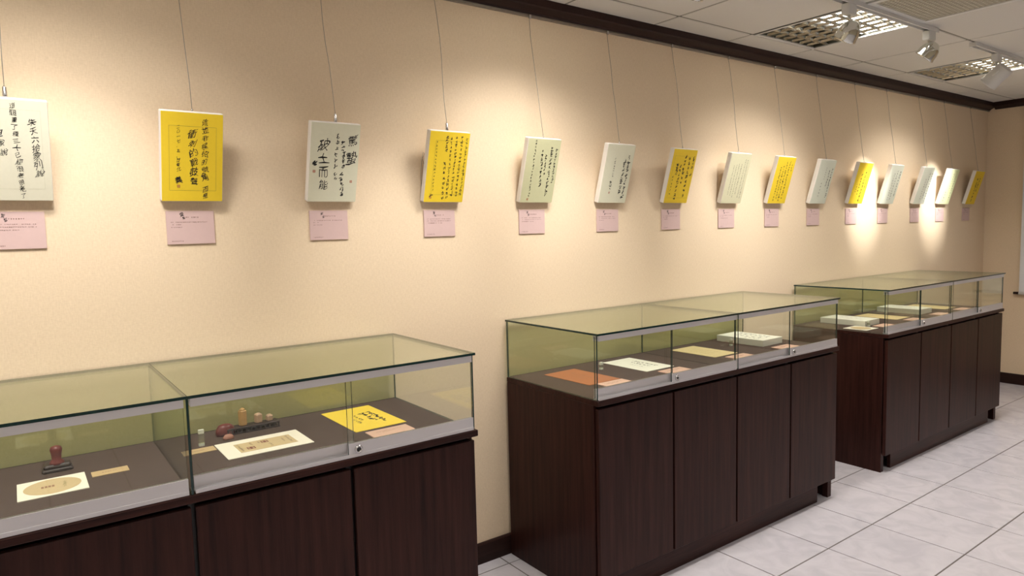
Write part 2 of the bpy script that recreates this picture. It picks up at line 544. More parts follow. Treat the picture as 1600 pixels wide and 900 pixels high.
spot_labels = {
    3.21: 'chrome track spotlight hanging in front of the nearer ceiling light',
    4.04: 'chrome track spotlight at the end of the first track, between the ceiling lights',
    4.97: 'white track spotlight in front of the farther ceiling light',
}
for (sx, hz, style, ax, az, pw, cone, blend) in SPOTS:
    t = thing('track_spotlight', spot_labels.get(sx, 'track spotlight outside the picture'), 'spotlight', (sx, TRACK_Y, ZC - 0.022), 'track spotlights')
    hz_ = hz - (ZC - 0.022)
    # adapter
    MB().bbox(-0.037, 0.037, -0.019, 0.019, -0.048, 0.0, 0.004).build('adapter', M['metalwhite'], t)
    aim = Vector((ax - sx, Y1 - TRACK_Y, az - hz)).normalized()
    head = Vector((0, 0, hz_))
    bm = M['chrome'] if style == 'chrome' else M['metalwhite']
    # stem
    back = head - aim * 0.030 + Vector((0, 0, 0.02))
    MB().tube([(0, 0, -0.046), (0.0, 0.0, (-0.046 + back.z) / 2), tuple(back)], 0.0065, 10).build('stem', bm, t, True)
    side = aim.cross(Vector((0, 0, 1))).normalized()
    mb = MB()
    if style == 'chrome':
        prof = [(-0.052, 0.010), (-0.050, 0.018), (-0.040, 0.030), (-0.022, 0.042), (0.0, 0.049), (0.022, 0.050), (0.030, 0.052), (0.036, 0.052), (0.037, 0.045), (0.024, 0.040)]
    else:
        prof = [(-0.072, 0.040), (-0.070, 0.046), (-0.066, 0.049), (0.046, 0.051), (0.050, 0.053), (0.058, 0.053), (0.059, 0.047), (0.034, 0.042)]
    lathe(mb, prof, head, aim, 28)
    mb.build('lamp_head', bm, t, True)
    y_ = MB()
    for s in (-1, 1):
        p = head + side * (0.054 * s)
        y_.tube([tuple(back), tuple(head - aim * 0.036 + side * (0.050 * s)), tuple(p)], 0.0045, 8)
    y_.build('yoke', bm, t, True)
    fd = 0.0245 if style == 'chrome' else 0.0345
    lathe(MB(), [(fd, 0.036), (fd + 0.004, 0.030), (fd + 0.006, 0.012)], head, aim, 20).build('bulb', M['bulb'], t, True)
    L = bpy.data.lights.new('spot_light', 'SPOT')
    L.energy = pw; L.color = SPOT_COL if style == 'chrome' else (1.0, 0.975, 0.94)
    L.spot_size = math.radians(cone); L.spot_blend = blend; L.shadow_soft_size = 0.010
    o = bpy.data.objects.new('spot_light', L); col.objects.link(o)
    o.parent = t
    o.location = head + aim * 0.065
    o.rotation_euler = aim.to_track_quat('-Z', 'Y').to_euler()

# ------------------------------------------------------------------ lettering
dg = None
glyphs = {}
def glyph(ch):
    if ch not in glyphs:
        c = bpy.data.curves.new('glyph', 'FONT')
        c.body = ch; c.resolution_u = 2; c.fill_mode = 'FRONT'; c.offset = 0.003
        o = bpy.data.objects.new('glyph', c)
        col.objects.link(o)
        d = bpy.context.evaluated_depsgraph_get()
        me = bpy.data.meshes.new_from_object(o.evaluated_get(d))
        vs_ = [(v.co.x - 0.5, v.co.y - 0.38) for v in me.vertices]
        fs = [tuple(p.vertices) for p in me.polygons]
        bpy.data.objects.remove(o); bpy.data.curves.remove(c); bpy.data.meshes.remove(me)
        glyphs[ch] = (vs_, fs)
    return glyphs[ch]

rl = random.Random(31)
def put_glyph(mb, ch, cx, cy, s, z, wild=1.0):
    """a written character: printed outline bent, slanted and squeezed the way a brush hand does"""
    vs_, fs = glyph(ch)
    a = rl.uniform(-0.13, 0.13) * wild
    sl = rl.uniform(-0.10, 0.16) * wild
    g_ = rl.uniform(0.78, 1.05); sx = s * g_ * rl.uniform(0.8, 1.05); sy = s * g_ * rl.uniform(0.88, 1.12)
    p1, p2 = rl.uniform(0, 6.28), rl.uniform(0, 6.28)
    ca, sa = math.cos(a), math.sin(a)
    b = len(mb.v)
    for x, y in vs_:
        x += rl.uniform(-.020, .020) * wild; y += rl.uniform(-.022, .022) * wild
        x2 = x + 0.075 * wild * math.sin(5.0 * y + p1) + sl * y
        y2 = y + 0.075 * wild * math.sin(5.0 * x + p2) + 0.16 * wild * x
        x2 *= sx; y2 *= sy
        mb.v.append((cx + ca * x2 - sa * y2, cy + sa * x2 + ca * y2, z))
    for f in fs:
        mb.f.append(tuple(b + i for i in f)); mb.m.append(0)

def stroke(mb, pts, w, z):
    n = len(pts); b = len(mb.v)
    for i, (x, y) in enumerate(pts):
        x0, y0 = pts[max(i - 1, 0)]; x1, y1 = pts[min(i + 1, n - 1)]
        dx, dy = x1 - x0, y1 - y0
        l = math.hypot(dx, dy) or 1
        ww = w * (0.45, 1.0, 0.8, 0.5, 0.25)[min(4, int(5 * i / n))]
        mb.v += [(x - dy / l * ww, y + dx / l * ww, z), (x + dy / l * ww, y - dx / l * ww, z)]
    for i in range(n - 1):
        mb.f.append((b + 2 * i + 1, b + 2 * i + 3, b + 2 * i + 2, b + 2 * i)); mb.m.append(0)

def scribble(mb, cx, cy, s, z, heavy=1.0):
    """an unreadable cursive character: a handful of tapered brush marks"""
    k = rl.randint(4, 6)
    w = s * 0.055 * heavy
    for i in range(k):
        t = rl.random()
        ox, oy = rl.uniform(-.26, .26) * s + cx, rl.uniform(-.36, .36) * s + cy
        if t < 0.4:
            l = rl.uniform(.25, .6) * s
            pts = [(ox - l / 2, oy - .06 * s), (ox, oy + .02 * s), (ox + l * .4, oy + .07 * s), (ox + l / 2, oy + .03 * s)]
        elif t < 0.7:
            l = rl.uniform(.3, .65) * s; e = rl.uniform(-.1, .1) * s
            pts = [(ox, oy + l / 2), (ox + e, oy), (ox - e, oy - l / 2), (ox - .08 * s, oy - l / 2 + .05 * s)]
        elif t < 0.88:
            l = rl.uniform(.25, .5) * s
            pts = [(ox + l / 3, oy + l / 2), (ox + l * .1, oy), (ox - l / 2, oy - l / 2)]
        else:
            l = rl.uniform(.2, .4) * s
            pts = [(ox - l / 2, oy + l / 3), (ox, oy - l * .1), (ox + l / 2, oy - l / 2)]
        stroke(mb, pts, w * rl.uniform(.7, 1.5), z)

def column(mb, W, H, z, u, v0, v1, text, size=None, heavy=1.0, du=0.0, wild=1.0):
    """one vertical column; text is a string, or a count of unreadable characters"""
    n = len(text) if isinstance(text, str) else text
    step = (v1 - v0) / max(n, 1) * H
    s = size if size else min(step * 0.98, 0.03)
    for i in range(n):
        cy = H - v0 * H - (i + 0.5) * step
        cx = u * W + du * W * (i / max(n - 1, 1)) + rl.uniform(-.05, .05) * s
        if isinstance(text, str):
            if text[i] != ' ':
                put_glyph(mb, text[i], cx, cy, s, z, wild)
        else:
            scribble(mb, cx, cy, s * rl.uniform(.85, 1.15), z, heavy)

def rect_line(mb, x0, x1, y0, y1, z, w):
    mb.box(x0, x1, y0, y0 + w, z, z + .0001).box(x0, x1, y1 - w, y1, z, z + .0001)
    mb.box(x0, x0 + w, y0 + w, y1 - w, z, z + .0001).box(x1 - w, x1, y0 + w, y1 - w, z, z + .0001)

# ------------------------------------------------------------------ calligraphy panels
PW, PH, PT, TH = 0.189, 0.2913, 0.0288, math.radians(16.17)
ZB = 1.6263
sheets = {}
def sheet_mat(rgb):
    if rgb not in sheets:
        sheets[rgb] = plain('written_sheet', rgb + (1,), 0.8, var=0.03, scale=120)
    return sheets[rgb]
YEL = (0.86, 0.62, 0.025); YEL2 = (0.80, 0.56, 0.03)
CRM = (0.69, 0.665, 0.53); PGR = (0.69, 0.675, 0.52); OLV = (0.55, 0.545, 0.335); BEI = (0.66, 0.63, 0.43); PAL = (0.70, 0.72, 0.60)
S = 'seal'
# x, sheet colour, label, rows: (u, v0, v1, text or count, size, heavy, drift), seals: (u, v), border
panels = [
 (-0.073, CRM, 'cream calligraphy panel cut off by the left edge of the photo',
  [(.79, .17, .76, '朱天六拾家列說', .026, 1, .05), (.56, .03, .98, '這個畫了種三十已經很老很老了', .0205, 1, .05), (.36, .29, .56, '但家說', .025, 1, .05), (.20, .14, .92, 8, .026, 1.4, .03)], [], (.10, .90, .10, .88)),
 (0.406, YEL, 'bright yellow calligraphy panel with dark frame line, leftmost of the yellow ones',
  [(.70, .06, .76, '這並非樑招的號角', .0265, 1, .0), (.715, .82, .97, '而是', .022, 1, .0), (.495, .18, .82, '衝刺的戰鼓聲', .030, 1, .03), (.275, .14, .66, '二〇一七．五．廿臺北', .0145, 1, .0), (.28, .70, .81, '義', .026, 1, 0)], [(.275, .825)], (.13, .885, .155, .875)),
 (0.888, PGR, 'pale panel with two large characters at upper right and a bold cursive column',
  [(.845, .09, .54, '驚蟄', .050, 1, 0), (.655, .20, .56, 6, .019, 1.3, .03), (.66, .60, .92, 5, .021, 1.3, .03), (.535, .12, .74, 8, .019, 1.2, .0), (.27, .20, .86, '破土而能', .046, 1, .04), (.115, .46, .56, 1, .024, 1.6, 0)], [(.865, .73), (.105, .61)], None),
 (1.369, YEL, 'yellow panel densely covered in small writing, second yellow one from the left',
  [(.93, .07, .90, 15, .0145, 1.2, -.02), (.80, .05, .93, 16, .0145, 1.2, .0), (.67, .05, .93, 16, .015, 1.3, .01), (.545, .07, .95, 15, .0145, 1.2, .02), (.43, .05, .30, 4, .017, 1.5, 0), (.43, .40, .97, 8, .016, 1.4, .04), (.20, .13, .84, 15, .010, 1.1, 0), (.17, .88, .92, 1, .016, 1.5, 0)], [(.165, .93)], (.165, .92, .13, .89)),
 (1.860, OLV, 'pale olive green calligraphy panel above the left end of the middle display case',
  [(.89, .14, .70, 11, .0155, 1.4, .0), (.74, .10, .90, 13, .018, 1.4, .02), (.585, .24, .56, 6, .0165, 1.4, .03), (.47, .16, .75, 9, .018, 1.5, .06), (.24, .02, .92, 19, .0115, 1.2, .01)], [(.22, .945)], None),
 (2.342, PGR, 'pale panel with writing gathered on its right half, third panel right of dense yellow',
  [(.84, .17, .92, 10, .023, 1.6, .0), (.70, .24, .84, 8, .022, 1.6, .0), (.345, .22, .56, 8, .010, 1.2, 0), (.33, .62, .76, 2, .020, 1.4, 0)], [(.33, .82)], None),
 (2.817, YEL2, 'golden yellow calligraphy panel above the middle display case, third yellow from left',
  [(.90, .10, .36, 4, .018, 1.6, 0), (.89, .42, .50, 1, .02, 1.5, 0), (.73, .12, .90, 9, .0215, 1.7, .03), (.54, .10, .64, 7, .0215, 1.6, .02), (.40, .28, .95, 9, .0195, 1.6, .02), (.27, .26, .48, 3, .023, 1.7, 0), (.17, .48, .85, 6, .012, 1.2, 0)], [], (.10, .93, .13, .90)),
 (3.303, BEI, 'beige panel with many fine even columns of small writing',
  [(.86, .12, .90, 24, .0085, 1.3, .0), (.75, .10, .88, 24, .0085, 1.3, .0), (.60, .20, .82, 19, .0085, 1.3, 0), (.48, .20, .88, 20, .0085, 1.3, 0), (.36, .22, .84, 18, .0085, 1.3, 0), (.24, .24, .84, 18, .0085, 1.3, 0)], [], None),
 (3.760, YEL, 'yellow calligraphy panel between the beige panel and the grey white panel',
  [(.86, .14, .32, 3, .014, 1.4, 0), (.72, .08, .90, 15, .0155, 1.6, 0), (.56, .10, .94, 15, .0155, 1.6, 0), (.42, .18, .90, 13, .0155, 1.6, 0), (.28, .20, .94, 13, .0155, 1.6, 0)], [], None),
 (4.233, PAL, 'grey white panel with slanting writing, above the gap between two display cases',
  [(.86, .18, .86, 11, .018, 1.6, .02), (.70, .22, .60, 6, .016, 1.4, 0), (.48, .16, .46, 6, .010, 1.2, 0), (.40, .50, .86, 5, .012, 1.3, 0)], [], None),
 (4.723, YEL, 'yellow calligraphy panel lit by the left one of the two bright spots',
  [(.82, .08, .60, 7, .018, 1.6, 0), (.64, .20, .94, 9, .020, 1.7, 0), (.42, .26, .80, 7, .018, 1.6, 0), (.25, .50, .74, 4, .014, 1.4, 0)], [], None),
 (5.184, PAL, 'greyish panel just right of the left bright spot on the wall',
  [(.84, .14, .80, 9, .018, 1.5, 0), (.60, .12, .90, 12, .014, 1.4, 0), (.42, .20, .92, 12, .012, 1.3, 0)], [], None),
 (5.704, PAL, 'greyish panel just left of the right bright spot on the wall',
  [(.88, .14, .94, 12, .016, 1.5, 0), (.68, .14, .86, 10, .016, 1.4, 0), (.46, .30, .88, 9, .013, 1.4, 0)], [], None),
 (6.159, (0.72, 0.76, 0.44), 'pale lime panel just right of the right bright spot on the wall',
  [(.80, .18, .90, 11, .013, 1.4, 0), (.55, .12, .76, 10, .012, 1.3, 0), (.30, .62, .94, 4, .016, 1.6, 0)], [], None),
 (6.683, YEL2, 'farthest panel, yellow with one bold column, next to the end wall',
  [(.68, .18, .62, 5, .022, 1.8, 0), (.46, .20, .92, 7, .026, 1.9, .04)], [], None),
]
near = ['at the left photo edge', 'under the leftmost yellow panel', 'under the pale panel with two large characters',
        'under the densely written yellow panel', 'under the olive green panel', 'under the pale panel right of the olive one',
        'under the golden yellow panel', 'under the beige panel with fine columns', 'under the yellow panel right of the beige one',
        'under the grey white panel above the case gap', 'under the yellow panel at the left bright spot',
        'under the greyish panel right of the left bright spot', 'under the greyish panel left of the right bright spot',
        'under the pale lime panel', 'under the farthest yellow panel']
above = [s.replace('under the', 'holding the').replace('at the left photo edge', 'holding the cut-off panel at the left edge') for s in near]
RX = Matrix.Rotation(math.pi / 2 + TH, 4, 'X')   # local x right, y up the panel, z out of the wall

def panel_thing(i, px, rgb, label, rows, seals, border):
    t = thing('calligraphy_panel', label, 'calligraphy panel', (px, Y1 - 0.0012, ZB), 'calligraphy panels hung along the wall')
    up = Vector((0, -math.sin(TH), math.cos(TH))); out = Vector((0, -math.cos(TH), -math.sin(TH)))
    mw = Matrix((Vector((1, 0, 0)), up, out)).transposed().to_4x4()
    t.rotation_euler = mw.to_euler()
    b = MB().bbox(0, PW, 0, PH, 0.0, PT - 0.0008, 0.0028)
    b.build('stretched_canvas', M['canvas'], t)
    MB().box(0.0025, PW - 0.0015, 0.0015, PH - 0.0025, PT - 0.0012, PT).build('paper_face', sheet_mat(rgb), t)
    z = PT + 0.0003
    lt = MB()
    for (u, v0, v1, tx, size, heavy, drift) in rows:
        column(lt, PW, PH, z, u, v0, v1, tx, size, heavy, drift)
    lt.build('lettering', M['ink'], t)['kind'] = 'stuff'
    for (u, v) in seals:
        sb = MB(); s = 0.0045
        cx, cy = u * PW, PH - v * PH
        rect_line(sb, cx - s, cx + s, cy - s, cy + s, z, 0.0012)
        sb.box(cx - s * .55, cx - s * .2, cy - s * .6, cy + s * .6, z, z + .0001)
        sb.box(cx + s * .1, cx + s * .6, cy - s * .6, cy - s * .15, z, z + .0001)
        sb.box(cx + s * .1, cx + s * .6, cy + s * .15, cy + s * .6, z, z + .0001)
        sb.build('seal_stamp', M['seal'], t)
    if border:
        bl = MB()
        u0, u1, v0, v1 = border
        rect_line(bl, u0 * PW, u1 * PW, PH - v1 * PH, PH - v0 * PH, PT + 0.0001, 0.0007)
        bl.build('frame_line', M['lineink'] if rgb in (YEL, YEL2) else M['linepale'], t)
    # wire loop screwed to the back
    lp = MB()
    lp.tube([(0.03, PH * .70, -0.001), (0.045, PH * .76, -0.007), (PW / 2, PH * .93, -0.012), (PW - 0.045, PH * .76, -0.007), (PW - .03, PH * .70, -0.001)], 0.0009, 5)
    lp.build('back_cord', M['steel'], t, True)
    if i == 3:
        MB().tube([(0.0, PH * .52, 0.004), (-.008, PH * .60, 0.0), (-.006, PH * .68, -.002), (0.002, PH * .66, -.004), (-.007, PH * .56, -.004), (-.004, PH * .36, -.006), (0.004, PH * .2, -.004)], 0.0009, 5).build('loose_cord', M['steel'], t, True)
    # hanging wire from the rail
    w = thing('hanging_wire', 'thin steel hanging wire ' + above[i], 'wire', (px + PW / 2, Y1 - 0.010, 2.452), 'hanging wires below the picture rail')
    ytop = -(PH * math.sin(TH) * 0.97) + 0.002; ztop = ZB + PH * math.cos(TH) - 2.452
    xo = rl.uniform(-.006, .006)
    grip = i in (0, 2, 3)
    pts = []
    zend = ztop + (0.030 if grip else 0.004)
    for k in range(7):
        f = k / 6
        pts.append((xo * math.sin(f * 5) , ytop * f + (0.0 if k in (0, 6) else rl.uniform(-.003, .003)), zend * f))
    MB().tube(pts, 0.0011, 5).build('cable', M['steel'], w, True)
    MB().bbox(-0.006, 0.006, -0.010, 0.000, -0.012, 0.006, 0.0015).build('slider', M['nickel'], w)
    e = Vector(pts[-1])
    if grip:
        lathe(MB(), [(0, .0018), (.004, .0052), (.026, .0062), (.034, .0062), (.036, .003)], (e.x, e.y, e.z), (0, 0, -1), 12).build('gripper', M['nickel'], w, True)
    else:
        lathe(MB(), [(-.003, .001), (0, .003), (.006, .003), (.008, .001)], (e.x, e.y, e.z), (0, 0, -1), 10).build('gripper', M['nickel'], w, True)

def mini_text(mb, x0, x1, y, s, z):
    x = x0
    while x < x1 - s:
        if rl.random() < .9:
            a = s * rl.uniform(.5, .9)
            mb.box(x, x + a, y, y + s * rl.uniform(.12, .25), z, z + .0001)
            mb.box(x + a * .3, x + a * .55, y - s * .3, y + s * .4, z, z + .0001)
            if rl.random() < .6:
                mb.box(x, x + a, y - s * .35, y - s * .2, z, z + .0001)
        x += s * 1.08

def caption_card(i, px):
    LW, LH, LT = 0.149, 0.110, 0.005
    x0 = px + 0.0145
    t = thing('caption_card', 'pink caption card ' + near[i], 'caption card', (x0, Y1 - 0.0005, 1.4775), 'pink caption cards under the panels')
    t.rotation_euler = (math.pi / 2, 0, rl.uniform(-.002, .002))
    MB().bbox(0, LW, 0, LH, 0, LT, 0.0006).build('card', M['pink'], t)
    z = LT + .0002
    tt = MB()
    put_glyph(tt, '驚', .048, LH - .012, .014, z); put_glyph(tt, '蟄', .054, LH - .023, .011, z)
    tt.build('title_mark', M['ink'], t)
    tx = MB()
    mini_text(tx, .060, .105, LH - .021, .0055, z)
    mini_text(tx, .014, .024, LH - .037, .004, z)
    mini_text(tx, .028, .128, LH - .037, .0042, z)
    mini_text(tx, .014, .024, LH - .045, .004, z)
    mini_text(tx, .030, .130 if i in (3, 4, 5, 0) else .048, LH - .045, .004, z)
    mini_text(tx, .014, .050, LH - .054, .004, z)
    if i in (0, 3, 4, 7):
        mini_text(tx, .030, .090, LH - .054, .004, z)
    mini_text(tx, .014, .052, .010, .0042, z)
    tx.build('caption_text', M['inkbrown'], t)['kind'] = 'stuff'

for i, p in enumerate(panels):
    panel_thing(i, *p)
for i, p in enumerate(panels):
    caption_card(i, p[0])

# ------------------------------------------------------------------ display cases
CL, YF, YB = 1.757, 1.89, 2.484
DZ, GT = 0.833, 1.095
DEP = YB - YF

def glass(name, mb, parent, main='glass', edge='glassedge'):
    return mb.build(name, [M[main], M[edge]], parent)

def case(x, label):
    t = thing('display_case', label, 'display case', (x, YF, 0), 'glass topped display cases')
    # carcass
    for xa, xb in ((0.0, 0.02), (CL - .02, CL)):
        MB().bbox(xa, xb, 0.024, DEP, 0.0, 0.811, 0.0015).build('side_panel', M['wood'], t)
    for xa in (0.0202, CL - 0.0352):
        MB().bbox(xa, xa + .015, 0.0245, 0.058, 0.0, 0.104, 0.0015).build('leg', M['wood'], t)
    MB().box(0.02, CL - .02, 0.03, DEP - 0.01, 0.104, 0.122).build('bottom_board', M['woodx'], t)
    MB().box(0.02, CL - .02, DEP - 0.01, DEP, 0.06, 0.811).build('back_board', M['woodx'], t)
    MB().bbox(0.125, CL - .135, 0.026, 0.046, 0.0, 0.104, 0.0015).build('plinth', M['woodx'], t)
    MB().bbox(-0.001, CL + .007, -0.006, DEP, 0.8115, DZ - .0005, 0.002).build('counter', M['woodx'], t)
    MB().box(0.008, CL - 0.008, 0.032, DEP - .004, DZ - .0004, DZ + .0012).build('deck_lining', M['felt'], t)
    dw = CL / 4
    me = None
    for k in range(4):
        if me is None:
            b = MB().bbox(0.0055, dw - .0055, 0.0, 0.0195, 0.106, 0.798, 0.0015)
            d = b.build('door', M['wood'], t); me = d.data
        else:
            d = link('door', me, t)
        d.location = (k * dw, 0, 0)
    # partition rails behind the door gaps
    for k in range(1, 4):
        MB().box(k * dw - .012, k * dw + .012, 0.026, 0.30, 0.122, 0.811).build('partition', M['lockdark'], t)
    # glass box
    h = CL / 2
    g0, g1 = DZ + .0012, GT - .0085
    for k in (0, 1):
        glass('top_pane', MB().box(k * h + (-.002 if k == 0 else .0006), (k + 1) * h + (-.0006 if k == 0 else .003), -0.008, DEP, GT - .008, GT, 0, 1, 2), t, 'glasstop')
        glass('back_pane', MB().box(k * h + .001, (k + 1) * h - .001, DEP - .008, DEP - .003, g0, g1, 0, 1, 1), t, 'glassgreen', 'glassedge2')
    glass('side_pane', MB().box(0.001, 0.007, 0.004, DEP - .009, g0, g1, 0, 1, 0), t)
    glass('side_pane', MB().box(CL - .007, CL - .001, 0.004, DEP - .009, g0, g1, 0, 1, 0), t)
    glass('divider_pane', MB().box(h - .003, h + .003, -0.003, DEP - .009, g0, g1, 0, 1, 0), t)
    for k in (0, 1):
        a, b = k * h + .008, (k + 1) * h - .008
        # tracks
        mb = MB()
        mb.box(a, b, -0.002, 0.030, g0, g0 + .004)
        for yy in (-0.002, 0.013, 0.028):
            mb.box(a, b, yy, yy + .002, g0 + .004, g0 + .010)
        mb.build('bottom_track', M['alu'], t)
        mb = MB()
        mb.box(a, b, -0.002, 0.030, g1 - .004, g1)
        for yy in (-0.002, 0.013, 0.028):
            mb.box(a, b, yy, yy + .002, g1 - .022, g1 - .004)
        mb.build('top_track', M['alu'], t)
        mid = (a + b) / 2
        # rear sliding door (left) and front sliding door (right, with lock)
        for which in (0, 1):
            xa, xb = (a, mid + .016) if which == 0 else (mid - .008, b)
            yc = 0.021 if which == 0 else 0.006
            d = glass('sliding_door', MB().box(xa, xb, yc - .0025, yc + .0025, g0 + .008, g1 - .008, 0, 1, 1), t)
            rb = MB()
            rb.box(xa, xb, yc - .0062, yc - .0028, g0 + .006, g0 + .042)
            rb.box(xa, xb, yc + .0028, yc + .0056, g0 + .006, g0 + .042)
            rb.build('door_rail', M['alu'], d)
            if which == 1:
                c = (xa + .030, yc - .006, g0 + .022)
                lathe(MB(), [(0, .0125), (.0035, .0125), (.0055, .0105), (.0055, .0075), (.003, .0065)], c, (0, -1, 0), 20).build('lock', M['nickel'], d, True)
                lathe(MB(), [(.003, .0052), (.0055, .0048), (.006, .002)], c, (0, -1, 0), 14).build('lock_core', M['lockdark'], d, True)
    return t
XC = (-0.541, 1.775, 4.085)
case(XC[0], 'nearest glass topped display case, cut off by the left photo edge')
case(XC[1], 'middle glass topped display case with dark walnut doors')
case(XC[2], 'farthest glass topped display case, next to the end wall')

# ------------------------------------------------------------------ exhibits on the deck
ZD = DZ + 0.0014
def flat(name, label, cat, pts, mat, thick=0.0016, group=None):
    """a sheet or card lying on the deck, given by its four corners (x, y)"""
    c = Vector((sum(p[0] for p in pts) / 4, sum(p[1] for p in pts) / 4, ZD))
    t = thing(name, label, cat, c, group)
    q = [(p[0] - c.x, p[1] - c.y) for p in pts]
    mb = MB()
    mb.poly([(x, y, 0) for x, y in reversed(q)])
    mb.poly([(x, y, thick) for x, y in q])
    for i in range(4):
        j = (i + 1) % 4
        mb.poly([(*q[i], 0), (*q[j], 0), (*q[j], thick), (*q[i], thick)])
    return t, q, mb

def rect(xc, yc, w, h, a=0.0):
    ca, sa = math.cos(a), math.sin(a)
    return [(xc + ca * x - sa * y, yc + sa * x + ca * y) for x, y in ((-w / 2, -h / 2), (w / 2, -h / 2), (w / 2, h / 2), (-w / 2, h / 2))]

def sheet(name, label, cat, xc, yc, w, h, mat, a=0.0, thick=.0016, rows=(), ink='ink', group=None, bars=()):
    t = thing(name, label, cat, (xc, yc, ZD), group)
    t.rotation_euler = (0, 0, a)
    MB().bbox(-w / 2, w / 2, -h / 2, h / 2, 0, thick, min(.0005, thick / 3)).build('sheet' if thick < .01 else 'board', mat, t)
    if rows or bars:
        lt = MB()
        for r in rows:
            column(lt, w, h, thick + .0003, *r)
        lt.v = [(x - w / 2, y - h / 2, z) for x, y, z in lt.v]
        for (x0, x1, y, s) in bars:
            mini_text(lt, x0, x1, y, s, thick + .0003)
        lt.build('lettering', M[ink], t)['kind'] = 'stuff'
    return t

# near case, left half
t = sheet('oval_card', 'cream card with a tan oval lying in front of the dark handled stamp', 'card', 0.048, 2.198, 0.158, 0.155, M['whitecard'], 0, .0025)
ov = MB(); n = 40
ov.poly([(0.066 * math.cos(2 * math.pi * k / n), 0.066 * math.sin(2 * math.pi * k / n), .0029) for k in range(n)])
ov.build('oval_print', M['tanprint'], t)
sb = MB()
for k in range(4):
    sb.box(-0.026 + k * .008, -0.020 + k * .008, -0.008, 0.008, .0031, .0032)
sb.build('seal_print', plain('faded_seal', (0.30, 0.16, 0.09, 1), .8), t)
sb = MB(); column(sb, .02, .05, .0031, .5, 0, 1, 4, .011, 1.5)
sb.v = [(x + .018, y - .025, z) for x, y, z in sb.v]
sb.build('caption_text', plain('olive_print', (0.28, 0.24, 0.10, 1), .8), t)
sheet('title_slip', 'narrow tan paper slip right of the oval card', 'paper slip', 0.187, 2.233, 0.092, 0.048, M['tan'], 0, .002, bars=[(-.020, .022, 0, .006)], ink='inkbrown')
# dark stamp with red upright handle
t = thing('handled_stamp', 'dark stamp block with a red upright handle behind the oval card', 'stamp', (0.066, 2.352, ZD))
MB().bbox(-.038, .038, -.022, .022, 0, .010, .003).bbox(-.034, .034, -.019, .019, .010, .022, .004).build('base', M['darkwood'], t)
lathe(MB(), [(.020, .020), (.026, .018), (.034, .012), (.050, .0135), (.062, .016), (.070, .013), (.073, .005)], (0, 0, 0), (0, 0, 1), 12).build('handle', M['redstone'], t, True)
# near case, right half
sheet('title_slip', 'narrow tan paper slip left of the printed white sheet', 'paper slip', 0.430, 2.262, 0.095, 0.050, M['tan'], 0, .002, bars=[(-.020, .022, 0, .006)], ink='inkbrown')
t = sheet('printed_sheet', 'white sheet with a tan print of small seals in the nearest case', 'sheet', 0.612, 2.200, 0.262, 0.180, M['whitecard'], 0, .0022)
MB().box(-.084, .092, -.052, .048, .0022, .0026).build('tan_print', M['tanprint'], t)
pr = MB()
for (x, y, s) in ((.006, .020, .022), (-.046, -.020, .024)):
    rect_line(pr, x - s / 2, x + s / 2, y - s / 2, y + s / 2, .0028, .003)
    pr.box(x - s * .3, x + s * .3, y - s * .12, y + s * .12, .0028, .0029)
    pr.box(x - s * .12, x + s * .12, y - s * .4, y + s * .4, .0028, .0029)
pr.build('red_seals', plain('seal_red_print', (0.22, 0.055, 0.04, 1), .8), t)
pr = MB()
for (x, y, n_, s) in ((-.074, .0, 8, .009), (.078, .0, 8, .009), (.060, .004, 5, .008), (-.036, .024, 3, .010), (.014, -.024, 3, .012), (-.012, .022, 2, .009)):
    m2 = MB(); column(m2, .02, n_ * s * 1.1, .0028, .5, 0, 1, n_, s, 1.3)
    pr_b = len(pr.v)
    pr.v += [(vx + x - .01, vy + y - n_ * s * .55, vz) for vx, vy, vz in m2.v]
    pr.f += [tuple(pr_b + i for i in f) for f in m2.f]; pr.m += m2.m
pr.build('caption_text', M['inkbrown'], t)

ROWS_Y = [(.76, .28, .78, 7, .026, 1.5), (.62, .30, .70, 5, .030, 1.6), (.42, .34, .62, 4, .018, 1.4), (.32, .50, .72, 3, .018, 1.5)]
sheet('yellow_sheet', 'bright yellow written sheet lying in the nearest display case', 'sheet', 0.982, 2.275, 0.190, 0.305, M['yellowpaper'], .02, .0018, rows=[(r[0], r[1], r[2], r[3], r[4], r[5]) for r in ROWS_Y])
def pinkcard(x, y, label, w=.150, h=.078, a=0.0):
    return sheet('caption_card', label, 'caption card', x, y, w, h, M['pinkwarm'], a, .0035, bars=[(-.05, .05, .015, .005), (-.05, .02, .003, .005)], ink='inkbrown', group='salmon caption cards in the cases')
pinkcard(0.985, 2.055, 'salmon caption card in front of the yellow sheet in the nearest case')
# seal stand with seals
t = thing('seal_stand', 'dark slatted wooden stand under the upright stone seals', 'stand', (0.628, 2.392, ZD))
MB().bbox(-.088, .088, -.022, .022, .016, .022, .002).build('stand_top', M['darkwood'], t)
for k in range(12):
    x = -.084 + k * .0153
    for yy in (-.019, .019):
        MB().box(x - .002, x + .002, yy - .002, yy + .002, 0, .016).build('stand_bar', M['darkwood'], t)
MB().box(-.088, .088, -.0215, -.0165, .0, .004).build('stand_rail', M['darkwood'], t)
MB().box(-.088, .088, .0165, .0215, .0, .004).build('stand_rail', M['darkwood'], t)
zs = ZD + .0222
def stone_seal(name, label, x, y, w, d, h, mat, z=zs, top=.006, a=0.2):
    t = thing(name, label, 'stone seal', (x, y, z), 'stone seals in the nearest case')
    t.rotation_euler = (0, 0, a)
    b = MB().bbox(-w / 2, w / 2, -d / 2, d / 2, 0, h, .0025)
    b.build('shaft', mat, t)
    c = MB()
    r = w / 2 * .9
    lathe(c, [(h - .001, r), (h + top * .5, r * .85), (h + top, r * .4)], (0, 0, 0), (0, 0, 1), 10)
    c.build('carved_top', mat, t, True)
    return t
stone_seal('stone_seal', 'tall amber stone seal, tallest in the nearest case', 0.598, 2.392, .022, .022, .052, M['amber'], top=.008)
